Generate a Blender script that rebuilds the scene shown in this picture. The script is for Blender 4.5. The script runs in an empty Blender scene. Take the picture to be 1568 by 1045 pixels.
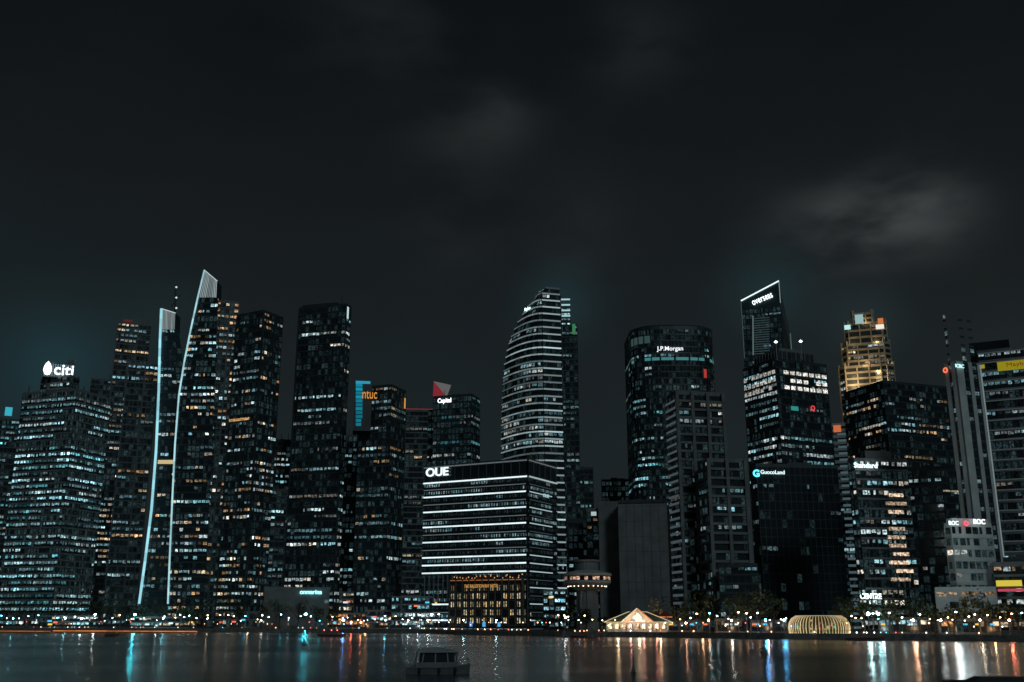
import bpy, math, random
from mathutils import Vector, noise
R = random.Random(11)
sin, cos = math.sin, math.cos
scene = bpy.context.scene

# ------------------------------------------------------------------ survey
# viewpoint 6 m above the bay, lens 36 mm, looking +Y and tilted up.
F = 1568.0; H = 6.0; HOR = 950.0
TH = math.atan((HOR-522.5)/F); S_, C_ = sin(TH), cos(TH)
def ray(px, py):
    u = (px-784)/F; v = (522.5-py)/F
    dy = C_-v*S_
    return u/dy, (S_+v*C_)/dy
def X(px, py, D): return ray(px, py)[0]*D
def Z(py, D): return H+ray(784, py)[1]*D
def DW(py, z=0.0): return (z-H)/ray(784, py)[1]
def mpp(py, D): return D*math.hypot(1, ray(784, py)[1])/F   # metres per survey unit

# ------------------------------------------------------------------ materials
def newmat(name):
    m = bpy.data.materials.new(name); m.use_nodes = True
    nt = m.node_tree; nt.nodes.clear()
    return m, nt, nt.nodes, nt.links
def principled(name, col, rough=.6, metal=0, nscale=.3, namp=.35, spec=.5, usecol=False, bump=0):
    m, nt, N, L = newmat(name)
    o = N.new('ShaderNodeOutputMaterial'); p = N.new('ShaderNodeBsdfPrincipled')
    L.new(p.outputs[0], o.inputs[0])
    g = N.new('ShaderNodeNewGeometry'); n = N.new('ShaderNodeTexNoise')
    n.inputs['Scale'].default_value = nscale; n.inputs['Detail'].default_value = 5
    L.new(g.outputs['Position'], n.inputs['Vector'])
    mr = N.new('ShaderNodeMapRange'); mr.inputs[3].default_value = 1-namp; mr.inputs[4].default_value = 1+namp
    mr.inputs[1].default_value = .3; mr.inputs[2].default_value = .7
    L.new(n.outputs[0], mr.inputs[0])
    vm = N.new('ShaderNodeVectorMath'); vm.operation = 'SCALE'
    if usecol:
        a = N.new('ShaderNodeAttribute'); a.attribute_name = 'Col'; L.new(a.outputs['Color'], vm.inputs[0])
    else:
        vm.inputs[0].default_value = col
    L.new(mr.outputs[0], vm.inputs['Scale']); L.new(vm.outputs[0], p.inputs['Base Color'])
    p.inputs['Roughness'].default_value = rough; p.inputs['Metallic'].default_value = metal
    p.inputs['Specular IOR Level'].default_value = spec
    return m
def emis(name, mod=True, sampled=False, strength=1.0):
    m, nt, N, L = newmat(name)
    o = N.new('ShaderNodeOutputMaterial'); e = N.new('ShaderNodeEmission')
    L.new(e.outputs[0], o.inputs[0])
    a = N.new('ShaderNodeAttribute'); a.attribute_name = 'Col'
    L.new(a.outputs['Color'], e.inputs[0])
    e.inputs[1].default_value = strength
    if mod:
        g = N.new('ShaderNodeNewGeometry'); n = N.new('ShaderNodeTexNoise')
        n.inputs['Scale'].default_value = 1.1; n.inputs['Detail'].default_value = 3
        L.new(g.outputs['Position'], n.inputs['Vector'])
        mr = N.new('ShaderNodeMapRange'); mr.inputs[1].default_value = .36; mr.inputs[2].default_value = .66
        mr.inputs[3].default_value = .12*strength; mr.inputs[4].default_value = 1.9*strength
        L.new(n.outputs[0], mr.inputs[0]); L.new(mr.outputs[0], e.inputs[1])
    m.cycles.emission_sampling = 'AUTO' if sampled else 'NONE'
    return m
MAT = {
 'glass':   principled('dark_glass_curtain_wall', (.022,.031,.038), .16, nscale=.05, namp=.35),
 'blue':    principled('blue_glass_curtain_wall', (.035,.06,.072), .2, nscale=.05, namp=.35),
 'frame':   principled('dark_aluminium_frame', (.040,.053,.060), .45, nscale=.2),
 'conc':    principled('grey_concrete', (.18,.19,.195), .8, nscale=.15, namp=.25),
 'light':   principled('pale_stone_cladding', (.43,.46,.46), .7, nscale=.12, namp=.2),
 'cream':   principled('cream_granite', (.5,.42,.3), .7, nscale=.2, namp=.25),
 'metal':   principled('painted_metal', (.1,.1,.1), .4, metal=.5, nscale=1),
 'tint':    principled('painted_surface', (0,0,0), .6, nscale=.8, namp=.25, usecol=True),
 'leaf':    principled('foliage', (0,0,0), .7, nscale=.4, namp=.5, usecol=True),
 'win':     emis('window_glow', True, False),
 'led':     emis('led_strip_light', False, False),
 'lamp':    emis('lamp_glow', False, True),
}
CH = {'glass':'glass_walls','blue':'glass_walls','frame':'floor_bands','conc':'concrete_walls','light':'stone_bands','cream':'granite_walls',
      'metal':'metalwork','tint':'painted_parts','leaf':'foliage','win':'glowing_windows','led':'light_strips','lamp':'lamps'}

class B:
    def __init__(s, name, o=(0,0,0)):
        s.name = name; s.o = Vector(o); s.a = {}; s.poly = None
        s.e = bpy.data.objects.new(name, None); s.e.location = s.o; s.e.empty_display_size = 1
        scene.collection.objects.link(s.e)
    def face(s, key, pts, col=(1,1,1)):
        v, f, c = s.a.setdefault(key, ([],[],[]))
        i = len(v); v.extend(pts); f.append(tuple(range(i, i+len(pts)))); c.append((len(pts), col))
    def box(s, key, x0,x1,y0,y1,z0,z1, col=(1,1,1)):
        s.prism(key, [(x0,y0),(x1,y0),(x1,y1),(x0,y1)], z0, z1, col, True)
    def prism(s, key, poly, z0, z1, col=(1,1,1), bottom=False, poly2=None):
        q = poly2 or poly; n = len(poly)
        for i in range(n):
            a, b = poly[i], poly[(i+1)%n]; c, d = q[(i+1)%n], q[i]
            s.face(key, [(a[0],a[1],z0),(b[0],b[1],z0),(c[0],c[1],z1),(d[0],d[1],z1)], col)
        s.face(key, [(p[0],p[1],z1) for p in q], col)
        if bottom: s.face(key, [(p[0],p[1],z0) for p in reversed(poly)], col)
    def lathe(s, key, cx, cy, prof, n=24, col=(1,1,1)):
        for (r0,z0),(r1,z1) in zip(prof, prof[1:]):
            for i in range(n):
                a, b = 2*math.pi*i/n, 2*math.pi*(i+1)/n
                s.face(key, [(cx+r0*cos(a),cy+r0*sin(a),z0),(cx+r0*cos(b),cy+r0*sin(b),z0),
                             (cx+r1*cos(b),cy+r1*sin(b),z1),(cx+r1*cos(a),cy+r1*sin(a),z1)], col)
    def beam(s, key, p, q, w, col=(1,1,1), w2=None):
        p, q = Vector(p), Vector(q); d = (q-p).normalized()
        u = d.cross(Vector((0,0,1)) if abs(d.z) < .9 else Vector((1,0,0))).normalized(); v = d.cross(u)
        w2 = w if w2 is None else w2
        A = [p+(u*a+v*b)*w/2 for a,b in ((-1,-1),(1,-1),(1,1),(-1,1))]
        Q = [q+(u*a+v*b)*w2/2 for a,b in ((-1,-1),(1,-1),(1,1),(-1,1))]
        for i in range(4):
            j = (i+1)%4; s.face(key, [tuple(A[i]),tuple(A[j]),tuple(Q[j]),tuple(Q[i])], col)
        s.face(key, [tuple(x) for x in Q], col); s.face(key, [tuple(x) for x in reversed(A)], col)
    def done(s):
        for key, (v, f, c) in s.a.items():
            me = bpy.data.meshes.new(s.name+'_'+CH[key])
            o = s.o
            me.from_pydata([(p[0]-o.x, p[1]-o.y, p[2]-o.z) for p in v], [], f)
            at = me.color_attributes.new('Col', 'FLOAT_COLOR', 'CORNER')
            flat = []
            for n, col in c: flat.extend([col[0],col[1],col[2],1.0]*n)
            at.data.foreach_set('color', flat)
            me.materials.append(MAT[key])
            ob = bpy.data.objects.new(CH[key], me); ob.parent = s.e
            scene.collection.objects.link(ob)
        return s

def text(b, s, pos, rotz, width, col, strength, name='sign_lettering', bold=0.0, maxh=None, tilt=0.0):
    cu = bpy.data.curves.new(b.name+'_'+name, 'FONT'); cu.body = s; cu.align_x = 'CENTER'; cu.align_y = 'CENTER'
    cu.extrude = .04; cu.offset = bold*.45
    m, nt, N, L = newmat(b.name+'_'+name)
    o = N.new('ShaderNodeOutputMaterial'); e = N.new('ShaderNodeEmission'); L.new(e.outputs[0], o.inputs[0])
    e.inputs[0].default_value = (*col, 1); e.inputs[1].default_value = strength
    m.cycles.emission_sampling = 'NONE'
    cu.materials.append(m)
    ob = bpy.data.objects.new(name, cu); scene.collection.objects.link(ob)
    bpy.context.view_layer.update()
    k = width/max(ob.dimensions.x, .01)
    ky = maxh/max(ob.dimensions.y,.01) if maxh else k
    ob.scale = (k, ky, k)
    ob.rotation_euler = (math.pi/2, tilt, rotz); ob.parent = b.e
    ob.location = Vector(pos)-b.o

def rect(L, Cc, Rr, py, D, phi=None, t=30):
    rl, rr = ray(L,py)[0], ray(Rr,py)[0]
    def hit(c, e, r): 
        k = -(c[0]-r*c[1])/(e[0]-r*e[1]); return (c[0]+k*e[0], c[1]+k*e[1])
    if Cc is None:
        rm = (rl+rr)/2; n = Vector((rm,1)).normalized()
        e = (n.y,-n.x); c = (rm*D, D)
        a, b = hit(c,e,rl), hit(c,e,rr)
        return [a, b, (b[0]+n.x*t,b[1]+n.y*t), (a[0]+n.x*t,a[1]+n.y*t)]
    ph = math.radians(phi); c = (ray(Cc,py)[0]*D, D)
    a = hit(c, (-sin(ph),cos(ph)), rl); b = hit(c, (cos(ph),sin(ph)), rr)
    return [a, c, b, (a[0]+b[0]-c[0], a[1]+b[1]-c[1])]

COOL = [(.40,.78,.90),(.54,.90,.98),(.30,.68,.78),(.74,.96,1.0)]
TEAL = [(.16,.60,.70),(.30,.76,.84),(.48,.85,.95)]
WARM = [(1,.60,.30),(1,.72,.42),(1,.84,.6)]
NEUT = [(1,.92,.78),(.78,.95,1.0),(.85,.96,.92)]
ORNG = [(1,.45,.16),(1,.62,.34)]

BR, QS = 1.9, .9
def facade(b, foot, z0, z1, fh=4.0, bw=3.0, wall='glass', slab=.9, proud=.25, skey='frame', mull=True, mk='frame',
           p=.5, q=.5, ql=.08, pal=COOL, br=.35, dim=.6, lf=None, hold=.68, const=True, parapet=1.4, wh=.40, pier=0, pk='frame'):
    n = max(1, int(round((z1-z0)/fh))); fh = (z1-z0)/n
    sd = R.uniform(0,500)
    if const: b.prism(wall, foot(z0), z0, z1)
    else:
        for k in range(n):
            A, Q = foot(z0+k*fh), foot(z0+(k+1)*fh)
            m = len(A)
            for i in range(m):
                j=(i+1)%m
                b.face(wall, [(*A[i],z0+k*fh),(*A[j],z0+k*fh),(*Q[j],z0+(k+1)*fh),(*Q[i],z0+(k+1)*fh)])
        b.face(wall, [(x,y,z1) for x,y in foot(z1)])
    for k in range(n):
        za = z0+k*fh; zb = za+fh; P = foot(za); Q = foot(zb); m = len(P)
        act = R.random() < p*.85
        on = False; col = pal[0]; lev = 1
        fb = R.uniform(.3,1.0)+(R.random()**3)*.9
        plant_floor = R.random() < .05
        for i in range(m):
            a, c = P[i], P[(i+1)%m]; a2, c2 = Q[i], Q[(i+1)%m]
            dx, dy = c[0]-a[0], c[1]-a[1]; ln = math.hypot(dx,dy)
            if ln < .5: continue
            nx, ny = dy/ln, -dx/ln; mx, my = (a[0]+c[0])/2, (a[1]+c[1])/2
            if (nx*-mx+ny*-my)/math.hypot(mx,my) < -.25: continue
            if slab > 0:
                o = proud; zz = za+slab
                A0=(a[0]+nx*o,a[1]+ny*o); C0=(c[0]+nx*o,c[1]+ny*o)
                b.face(skey, [(*A0,za),(*C0,za),(*C0,zz),(*A0,zz)])
                b.face(skey, [(*A0,zz),(*C0,zz),(*c,zz),(*a,zz)])
                b.face(skey, [(*a,za),(*c,za),(*C0,za),(*A0,za)])
            nb = max(1, int(round(ln/bw)))
            for j in range(nb):
                if R.random() > hold or j == 0:
                    tx = (j+.5)/nb
                    nz = noise.noise(Vector((sd+(a[0]+dx*tx)*.045+i*3, sd+a[1]*.01, za*.05)))+.6*noise.noise(Vector((sd+(a[0]+dx*tx)*.13, 9, za*.11)))
                    qq = (q if act else ql)*QS*max(.06, min(2.2, .95+1.9*nz))
                    if lf: qq *= lf(k/n, tx, i)
                    if plant_floor: qq = 0
                    on = R.random() < qq
                    col = R.choice(pal); lev = (R.uniform(.25,1.0)**1.5*1.5)*fb
                t0, t1 = (j+.10)/nb, (j+.90)/nb
                if R.random() < .25: t1 = (j+R.uniform(.4,.8))/nb
                o = .07
                zh = zb-.15; zl = max(za+slab+.05, zh-fh*wh*R.uniform(.75,1.15))
                if on and R.random() > .07:
                    l = br*BR*lev*R.uniform(.5,1.3)
                    if R.random() < .12: l *= .25
                    if R.random() < .04: l *= 2.0
                    cc = (col[0]*l, col[1]*l, col[2]*l)
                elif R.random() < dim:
                    l = R.uniform(.003,.02)*(2 if act else 1); cc = (l*.5, l*.95, l*1.05); zl = za+slab+.05  # unlit panes painted with a faint teal glow for a glassy look
                else: continue
                b.face('win', [(a[0]+dx*t0+nx*o, a[1]+dy*t0+ny*o, zl),(a[0]+dx*t1+nx*o, a[1]+dy*t1+ny*o, zl),
                               (a2[0]+(c2[0]-a2[0])*t1+nx*o, a2[1]+(c2[1]-a2[1])*t1+ny*o, zh),
                               (a2[0]+(c2[0]-a2[0])*t0+nx*o, a2[1]+(c2[1]-a2[1])*t0+ny*o, zh)], cc)
            if mull and const and k == 0:
                for j in range(nb+1):
                    big = pier and j % pier == 0
                    t = j/nb; x, y = a[0]+dx*t, a[1]+dy*t; w = .5 if big else .13; ux, uy = dx/ln*w, dy/ln*w; o = proud+.35 if big else proud*.8
                    kk = pk if big else mk
                    b.face(kk, [(x-ux+nx*o,y-uy+ny*o,z0),(x+ux+nx*o,y+uy+ny*o,z0),(x+ux+nx*o,y+uy+ny*o,z1),(x-ux+nx*o,y-uy+ny*o,z1)])
                    b.face(kk, [(x-ux,y-uy,z0),(x-ux+nx*o,y-uy+ny*o,z0),(x-ux+nx*o,y-uy+ny*o,z1),(x-ux,y-uy,z1)])
                    b.face(kk, [(x+ux,y+uy,z0),(x+ux+nx*o,y+uy+ny*o,z0),(x+ux+nx*o,y+uy+ny*o,z1),(x+ux,y+uy,z1)])
    P = foot(z1)
    if parapet:
        cx = sum(x for x,_ in P)/len(P); cy = sum(y for _,y in P)/len(P)
        O = [(cx+(x-cx)*1.012, cy+(y-cy)*1.012) for x,y in P]
        for i in range(len(P)):
            j=(i+1)%len(P)
            b.face(skey, [(*O[i],z1-.4),(*O[j],z1-.4),(*O[j],z1+parapet),(*O[i],z1+parapet)])
            b.face(skey, [(*P[i],z1),(*P[j],z1),(*P[j],z1+parapet),(*P[i],z1+parapet)])
            b.face(skey, [(*O[i],z1+parapet),(*O[j],z1+parapet),(*P[j],z1+parapet),(*P[i],z1+parapet)])

def inset(poly, k):
    cx = sum(x for x,_ in poly)/len(poly); cy = sum(y for _,y in poly)/len(poly)
    return [(cx+(x-cx)*k, cy+(y-cy)*k) for x,y in poly]
def sub(poly, s0, s1, t0, t1):
    a, c, d, e = poly
    def P(s,t):
        x0=a[0]+(c[0]-a[0])*s; y0=a[1]+(c[1]-a[1])*s; x1=e[0]+(d[0]-e[0])*s; y1=e[1]+(d[1]-e[1])*s
        return (x0+(x1-x0)*t, y0+(y1-y0)*t)
    return [P(s0,t0),P(s1,t0),P(s1,t1),P(s0,t1)]
def roofplant(b, poly, z, k=2, h=4):
    for _ in range(k):
        s = R.uniform(.1,.6); t = R.uniform(.15,.5)
        b.prism('frame', sub(poly, s, s+R.uniform(.15,.3), t, t+.3), z, z+R.uniform(.5,1)*h)
    for _ in range(R.randint(1,3)):
        s = R.uniform(.1,.9); x,y = sub(poly, s, s, .3, .4)[0]
        b.beam('metal', (x,y,z), (x,y,z+R.uniform(3,8)), .3)

GZ = 1.6
def building(name, L, Cc, Rr, top, D, phi=None, t=30, plant=2, **kw):
    P = rect(L, Cc, Rr, top, D, phi, t)
    b = B(name, (sum(x for x,_ in P)/4, sum(y for _,y in P)/4, GZ)); b.poly = P
    z1 = Z(top, P[1][1] if Cc is not None else D)
    b.z1 = z1; b.D = D
    facade(b, lambda z: P, GZ, z1, **kw)
    if plant: roofplant(b, P, z1, plant)
    return b

def onface(b, px, py, off=.6, poly=None):
    r = ray(px, py)[0]; best = None
    P = poly or b.poly
    for i in range(len(P)):
        a, c = P[i], P[(i+1)%len(P)]
        e = (c[0]-a[0], c[1]-a[1]); den = e[0]-r*e[1]
        if abs(den) < 1e-9: continue
        k = -(a[0]-r*a[1])/den
        if -.02 <= k <= 1.02:
            y = a[1]+k*e[1]
            if y > 0 and (best is None or y < best[0]): best = (y, e)
    y, e = best; ln = math.hypot(*e)
    n = (e[1]/ln, -e[0]/ln)
    return Vector((r*y+n[0]*off, y+n[1]*off, Z(py,y))), math.atan2(e[1], e[0])
def sign(b, s, px, py, wpx, col, strength=3, maxh=None, bold=0.0, poly=None, off=.6, name='sign_lettering', tilt=0.0):
    pos, rz = onface(b, px, py, off, poly)
    text(b, s, pos, rz, wpx*mpp(py,pos.y), col, strength, name, bold, maxh*mpp(py,pos.y) if maxh else None, tilt)
def panel(b, px0, px1, py0, py1, col, key='led', off=.5, poly=None):
    p0, rz = onface(b, (px0+px1)/2, py0, off, poly); d = Vector((cos(rz), sin(rz), 0)); w = (px1-px0)*mpp(py0,p0.y)/2
    zb = Z(py1, p0.y)
    b.face(key, [tuple(p0-d*w+Vector((0,0,zb-p0.z))), tuple(p0+d*w+Vector((0,0,zb-p0.z))), tuple(p0+d*w), tuple(p0-d*w)], col)
def ledband(b, poly, z, h, col, edges=(0,1), off=.4, s0=0, s1=1, key='led'):
    for i in edges:
        a, c = poly[i], poly[(i+1)%len(poly)]; dx, dy = c[0]-a[0], c[1]-a[1]; ln = math.hypot(dx,dy); nx, ny = dy/ln*off, -dx/ln*off
        b.face(key, [(a[0]+dx*s0+nx,a[1]+dy*s0+ny,z),(a[0]+dx*s1+nx,a[1]+dy*s1+ny,z),(a[0]+dx*s1+nx,a[1]+dy*s1+ny,z+h),(a[0]+dx*s0+nx,a[1]+dy*s0+ny,z+h)], col)
def table(pts, D):
    T = sorted([(Z(y,D), X(x,y,D)) for x,y in pts])
    def f(z):
        if z <= T[0][0]: return T[0][1]
        for (z0,x0),(z1,x1) in zip(T,T[1:]):
            if z <= z1: return x0+(x1-x0)*(z-z0)/(z1-z0)
        return T[-1][1]
    return f
def pt_light(name,loc,col,e,r=1.0):
    l=bpy.data.lights.new(name,'POINT'); l.color=col; l.energy=e; l.shadow_soft_size=r
    o=bpy.data.objects.new(name,l); o.location=loc; scene.collection.objects.link(o)

# ================================================================== ground & water
shore_px = [(-400,965),(310,968),(520,969),(640,970),(700,972),(860,975),(1000,976),(1200,979),(1320,980),(1700,984),(2300,990)]
shore = [(X(a,b,DW(b)), DW(b)) for a,b in shore_px]
def shoreY(x):
    for (x0,y0),(x1,y1) in zip(shore,shore[1:]):
        if x0 <= x <= x1: return y0+(y1-y0)*(x-x0)/(x1-x0)
    return shore[-1][1] if x > 0 else shore[0][1]
def atshore(px, off):
    D=450
    for _ in range(4): D=shoreY(X(px,950,D))+off
    return X(px,950,D), D
def plain(name, faces, mat, verts):
    me = bpy.data.meshes.new(name); me.from_pydata(verts, [], faces); me.materials.append(mat)
    o = bpy.data.objects.new(name, me); scene.collection.objects.link(o); return o
paving = principled('granite_paving', (.16,.15,.14), .6, nscale=.5, namp=.3)
asph = principled('asphalt', (.05,.05,.05), .75, nscale=1.2, namp=.3)
grass = principled('ground_soil', (.05,.055,.04), .9, nscale=.1, namp=.4)
line = principled('road_paint', (.75,.75,.7), .6, nscale=2, namp=.1)
n = len(shore)
v = [(-9000,shore[0][1],GZ)]+[(x,y,GZ) for x,y in shore]+[(9000,shore[-1][1],GZ),(9000,9000,GZ),(-9000,9000,GZ)]
plain('ground', [tuple(range(len(v)))], grass, v)
v=[];f=[]
for i,(x,y) in enumerate(shore): v += [(x,y,-2),(x,y,GZ+.25),(x,y+.6,GZ+.25),(x,y+.6,GZ-.1)]
for i in range(n-1):
    for k in range(3): f.append((i*4+k,(i+1)*4+k,(i+1)*4+k+1,i*4+k+1))
plain('sea_wall', f, principled('weathered_quay_concrete',(.18,.17,.16),.8,nscale=.6,namp=.4), v)
def strip(name, o0, o1, z, mat):
    v=[];f=[]
    for x,y in shore: v += [(x,y+o0,z),(x,y+o1,z)]
    for i in range(n-1): f.append((i*2,(i+1)*2,(i+1)*2+1,i*2+1))
    return plain(name, f, mat, v)
strip('promenade_paving', .65, 12, GZ+.12, paving)
strip('road', 22, 34, GZ+.004, asph)
strip('road_marking', 27.9, 28.1, GZ+.008, line)
strip('kerb', 21.6, 22, GZ+.13, paving)

m, nt, N, L = newmat('bay_water')
o = N.new('ShaderNodeOutputMaterial'); p = N.new('ShaderNodeBsdfPrincipled'); L.new(p.outputs[0], o.inputs[0])
p.inputs['Base Color'].default_value = (.022,.066,.085,1); p.inputs['IOR'].default_value = 1.33
g = N.new('ShaderNodeNewGeometry'); mp = N.new('ShaderNodeMapping'); mp.inputs['Scale'].default_value = (.35,.8,1)
L.new(g.outputs['Position'], mp.inputs[0])
n1 = N.new('ShaderNodeTexNoise'); n1.inputs['Scale'].default_value = 1.0; n1.inputs['Detail'].default_value = 4; L.new(mp.outputs[0], n1.inputs[0])
bp = N.new('ShaderNodeBump'); bp.inputs['Strength'].default_value = .5; bp.inputs['Distance'].default_value = .04
L.new(n1.outputs[0], bp.inputs['Height']); L.new(bp.outputs[0], p.inputs['Normal'])
n2 = N.new('ShaderNodeTexNoise'); n2.inputs['Scale'].default_value = .02; n2.inputs['Detail'].default_value = 3; L.new(mp.outputs[0], n2.inputs[0])
mr = N.new('ShaderNodeMapRange'); mr.inputs[1].default_value=.35; mr.inputs[2].default_value=.65; mr.inputs[3].default_value = .17; mr.inputs[4].default_value = .25
L.new(n2.outputs[0], mr.inputs[0]); L.new(mr.outputs[0], p.inputs['Roughness'])
plain('water', [(0,1,2,3)], m, [(-9000,-300,0),(9000,-300,0),(9000,9000,0),(-9000,9000,0)])

# ================================================================== towers, left to right
b = building('office_tower', -60, None, 32, 642, 720, t=40, pal=TEAL+COOL+WARM[:1], p=.8, q=.7, br=.24, fh=4, bw=3.0)
panel(b, 9,19,624,637,(.04,.4,.5)); b.done()

b = building('stepped_office_tower', 36, 118, 172, 598, 640, phi=72, pal=COOL+TEAL, p=1.15, q=1.0, ql=.4, br=.42, fh=4, bw=2.4, skey='conc', slab=1.0, dim=.95,
     lf=lambda k,s,i: 1.15 if k<.75 else .9, plant=0, hold=.8)
P = rect(64,108,122,577,652,phi=72)
facade(b, lambda z:P, b.z1, Z(577,652), fh=4, bw=2.6, pal=COOL, p=1, q=.9, br=.32, skey='conc')
P2 = rect(68,None,115,556,655,t=14)
zz = Z(577,652); zt = Z(556,655)
b.prism('frame', P2, zz, zt)
for i in range(12): ledband(b, P2, zz+(zt-zz)*.06, (zt-zz)*.84, (.12,.20,.22), edges=(0,), s0=i/12+.02, s1=i/12+.065)
b.poly = P2; sign(b, 'citi', 98, 568, 27, (.9,.97,1), 2.4, bold=.02, off=1.0)
c, rz = onface(b, 73, 566, 3.5)
b.lathe('lamp', c.x, c.y, [(.01,c.z-4.5),(1.6,c.z-3.8),(2.5,c.z-1.5),(2.3,c.z+1),(1.2,c.z+3.4),(.01,c.z+4.8)], 14, (2.2,2.6,2.7))
for x in (44,128,138,150): 
    q0 = (X(x,600,655),655); b.beam('metal', (*q0,b.z1), (*q0,b.z1+6), .4)
b.prism('conc', sub(P2,.75,.98,.1,.5), zt, zt+3)
b.done()

b = building('slab_tower', 140, None, 178, 583, 800, t=30, pal=COOL+WARM[:2], p=.7, q=.5, br=.22); b.done()
b = building('slender_tower', 180, None, 232, 497, 760, t=30, pal=NEUT+WARM+COOL, p=.9, q=.75, br=.3, bw=3.2, fh=4.2, pier=5,
    lf=lambda k,s,i: 1.4 if s<.55 else .3)
P = rect(186,None,229,488,762,t=20); b.prism('frame', P, b.z1, Z(488,762)); panel(b,190,202,490,495,(.10,.015,.015),poly=P)
b.done()

def edge_tower(name, D, Lpts, Rpts, ztop_py, depth, **kw):
    fl, fr = table(Lpts,D), table(Rpts,D)
    b = B(name, (fl(50), D, GZ)); b.fl, b.fr, b.D = fl, fr, D
    foot = lambda z: [(fl(z),D),(fr(z),D),(fr(z)*(1+depth/D)-3,D+depth),(fl(z)*(1+depth/D)+3,D+depth)]
    b.foot = foot
    facade(b, foot, GZ, Z(ztop_py,D), const=False, mull=False, parapet=0, **kw)
    return b
def edge_light(b, pts, D, w=1.1, s=1.0, col=(.40,.88,1.0)):
    for i in range(len(pts)-1):
        (x0,y0),(x1,y1) = pts[i],pts[i+1]
        for k in range(6):
            t0,t1=k/6,(k+1)/6
            xa,ya=x0+(x1-x0)*t0,y0+(y1-y0)*t0; xb,yb=x0+(x1-x0)*t1,y0+(y1-y0)*t1
            l=s*R.uniform(.7,1.15)
            b.beam('led',(X(xa,ya,D-1),D-1,Z(ya,D-1)),(X(xb,yb,D-1),D-1,Z(yb,D-1)),w,(col[0]*l,col[1]*l,col[2]*l))
def crown(b, D, L, Rr, ybot, yl, yr, bars=11):
    pts = [(X(L[0],ybot,D),D,Z(ybot,D)),(X(Rr[0],ybot,D),D,Z(ybot,D)),(X(Rr[1],yr,D),D,Z(yr,D)),(X(L[1],yl,D),D,Z(yl,D))]
    back = [(p[0],p[1]+10,p[2]) for p in pts]
    b.face('blue', pts); b.face('blue', list(reversed(back)))
    for i in range(4):
        j=(i+1)%4; b.face('frame',[pts[i],pts[j],back[j],back[i]])
    a,c,d,e = [Vector(p) for p in pts]
    for i in range(bars):
        t0=(i+.12)/bars; t1=(i+.72)/bars; off=Vector((0,-.4,0)); l=R.uniform(.2,.38)
        b.face('led',[tuple(a.lerp(c,t0)+off),tuple(a.lerp(c,t1)+off),tuple(e.lerp(d,t1)+off),tuple(e.lerp(d,t0)+off)],(l*.82,l*1.0,l*1.02))
    b.beam('led', e+Vector((0,-.5,0)), d+Vector((0,-.5,0)), .5, (.5,.6,.6))

L1=[(247,473),(245,520),(243,600),(239,690),(232,780),(222,860),(213,925),(209,950)]
b = edge_tower('financial_centre_tower', 640, L1, [(270,478),(285,600),(262,925),(258,950)], 505, 22, wall='blue', pal=WARM+COOL+COOL, p=.85,q=.6,br=.3,fh=4.2,bw=2.8)
crown(b, 640, (246,247),(268,269),505,473,480)
edge_light(b, L1[:-1], 640, 1.2, .9)
b.beam('metal',(X(270,480,660),660,Z(520,660)),(X(269,437,660),660,Z(437,660)),.8)
for y in (440,456,472): 
    c=(X(270,y,658),658,Z(y,658)); b.lathe('lamp',c[0],c[1],[(.01,c[2]-.8),(.8,c[2]),(.01,c[2]+.8)],8,(.7,.8,.8))
b.beam('metal',(X(262,470,660),660,Z(470,660)),(X(276,452,660),660,Z(452,660)),.5)
Pw = rect(196,None,243,560,672,t=20); facade(b,lambda z:Pw,GZ,Z(560,672),pal=COOL+COOL+WARM,p=.8,q=.55,br=.27,fh=4.2,bw=2.8,pier=4)
z=Z(708,640); b.box('led', b.fl(z)+2, b.fr(z)-2, 638.8, 639.2, z-1.2, z+1.2, (.6,.46,.25))
b.done()

L2=[(313,414),(303,455),(292,505),(282,555),(274,605),(268,680),(264,760),(260,850),(257,925),(256,950)]
b = edge_tower('financial_centre_sail_tower', 620, L2, [(334,430),(334,455),(325,700),(312,925),(311,950)], 456, 30, wall='glass', pal=WARM+NEUT+COOL+COOL, p=.95,q=.62,ql=.15,br=.36,fh=4.1,bw=2.6,hold=.35)
crown(b, 620, (303,313),(332,333),456,414,431)
edge_light(b, L2[:-1], 620, .8, .75, (.52,.92,1))
Pb = rect(333,None,366,464,624,t=30); facade(b,lambda z:Pb,GZ,Z(464,624),pal=ORNG+WARM+NEUT+COOL,p=.9,q=.52,ql=.12,br=.34,fh=4.1,bw=2.6,hold=.3,pier=3)
Pc = rect(364,404,434,478,614,phi=62); facade(b,lambda z:Pc,GZ,Z(478,614),pal=ORNG[1:]+WARM+NEUT+COOL+COOL,p=.9,q=.6,ql=.12,br=.34,fh=4.1,bw=2.7,hold=.35,pier=4)
roofplant(b,Pc,Z(478,614),2,3)
ledband(b,Pc,Z(642,614),1.6,(.5,.28,.12),edges=(0,),s0=.0,s1=.75,off=.7,key='win')
b.done()

b = building('slab_tower', 418, None, 446, 676, 720, t=30, pal=COOL+NEUT, p=.8,q=.6,br=.26); b.done()
b = building('podium_block', 400, None, 440, 752, 640, t=30, pal=COOL, p=.7,q=.5,br=.25); b.done()
b = building('dark_office_tower', 459, 530, 538, 468, 640, phi=75, pal=COOL+NEUT, p=.5,q=1.25,ql=.10,br=.3,fh=4.2,bw=2.5,hold=.82,pier=9)
z=b.z1
panel(b,527,536,470,488,(.5,.68,.70)); 
b.prism('frame', sub(b.poly,.05,.8,.1,.6), z, z+3)
b.done()

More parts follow.
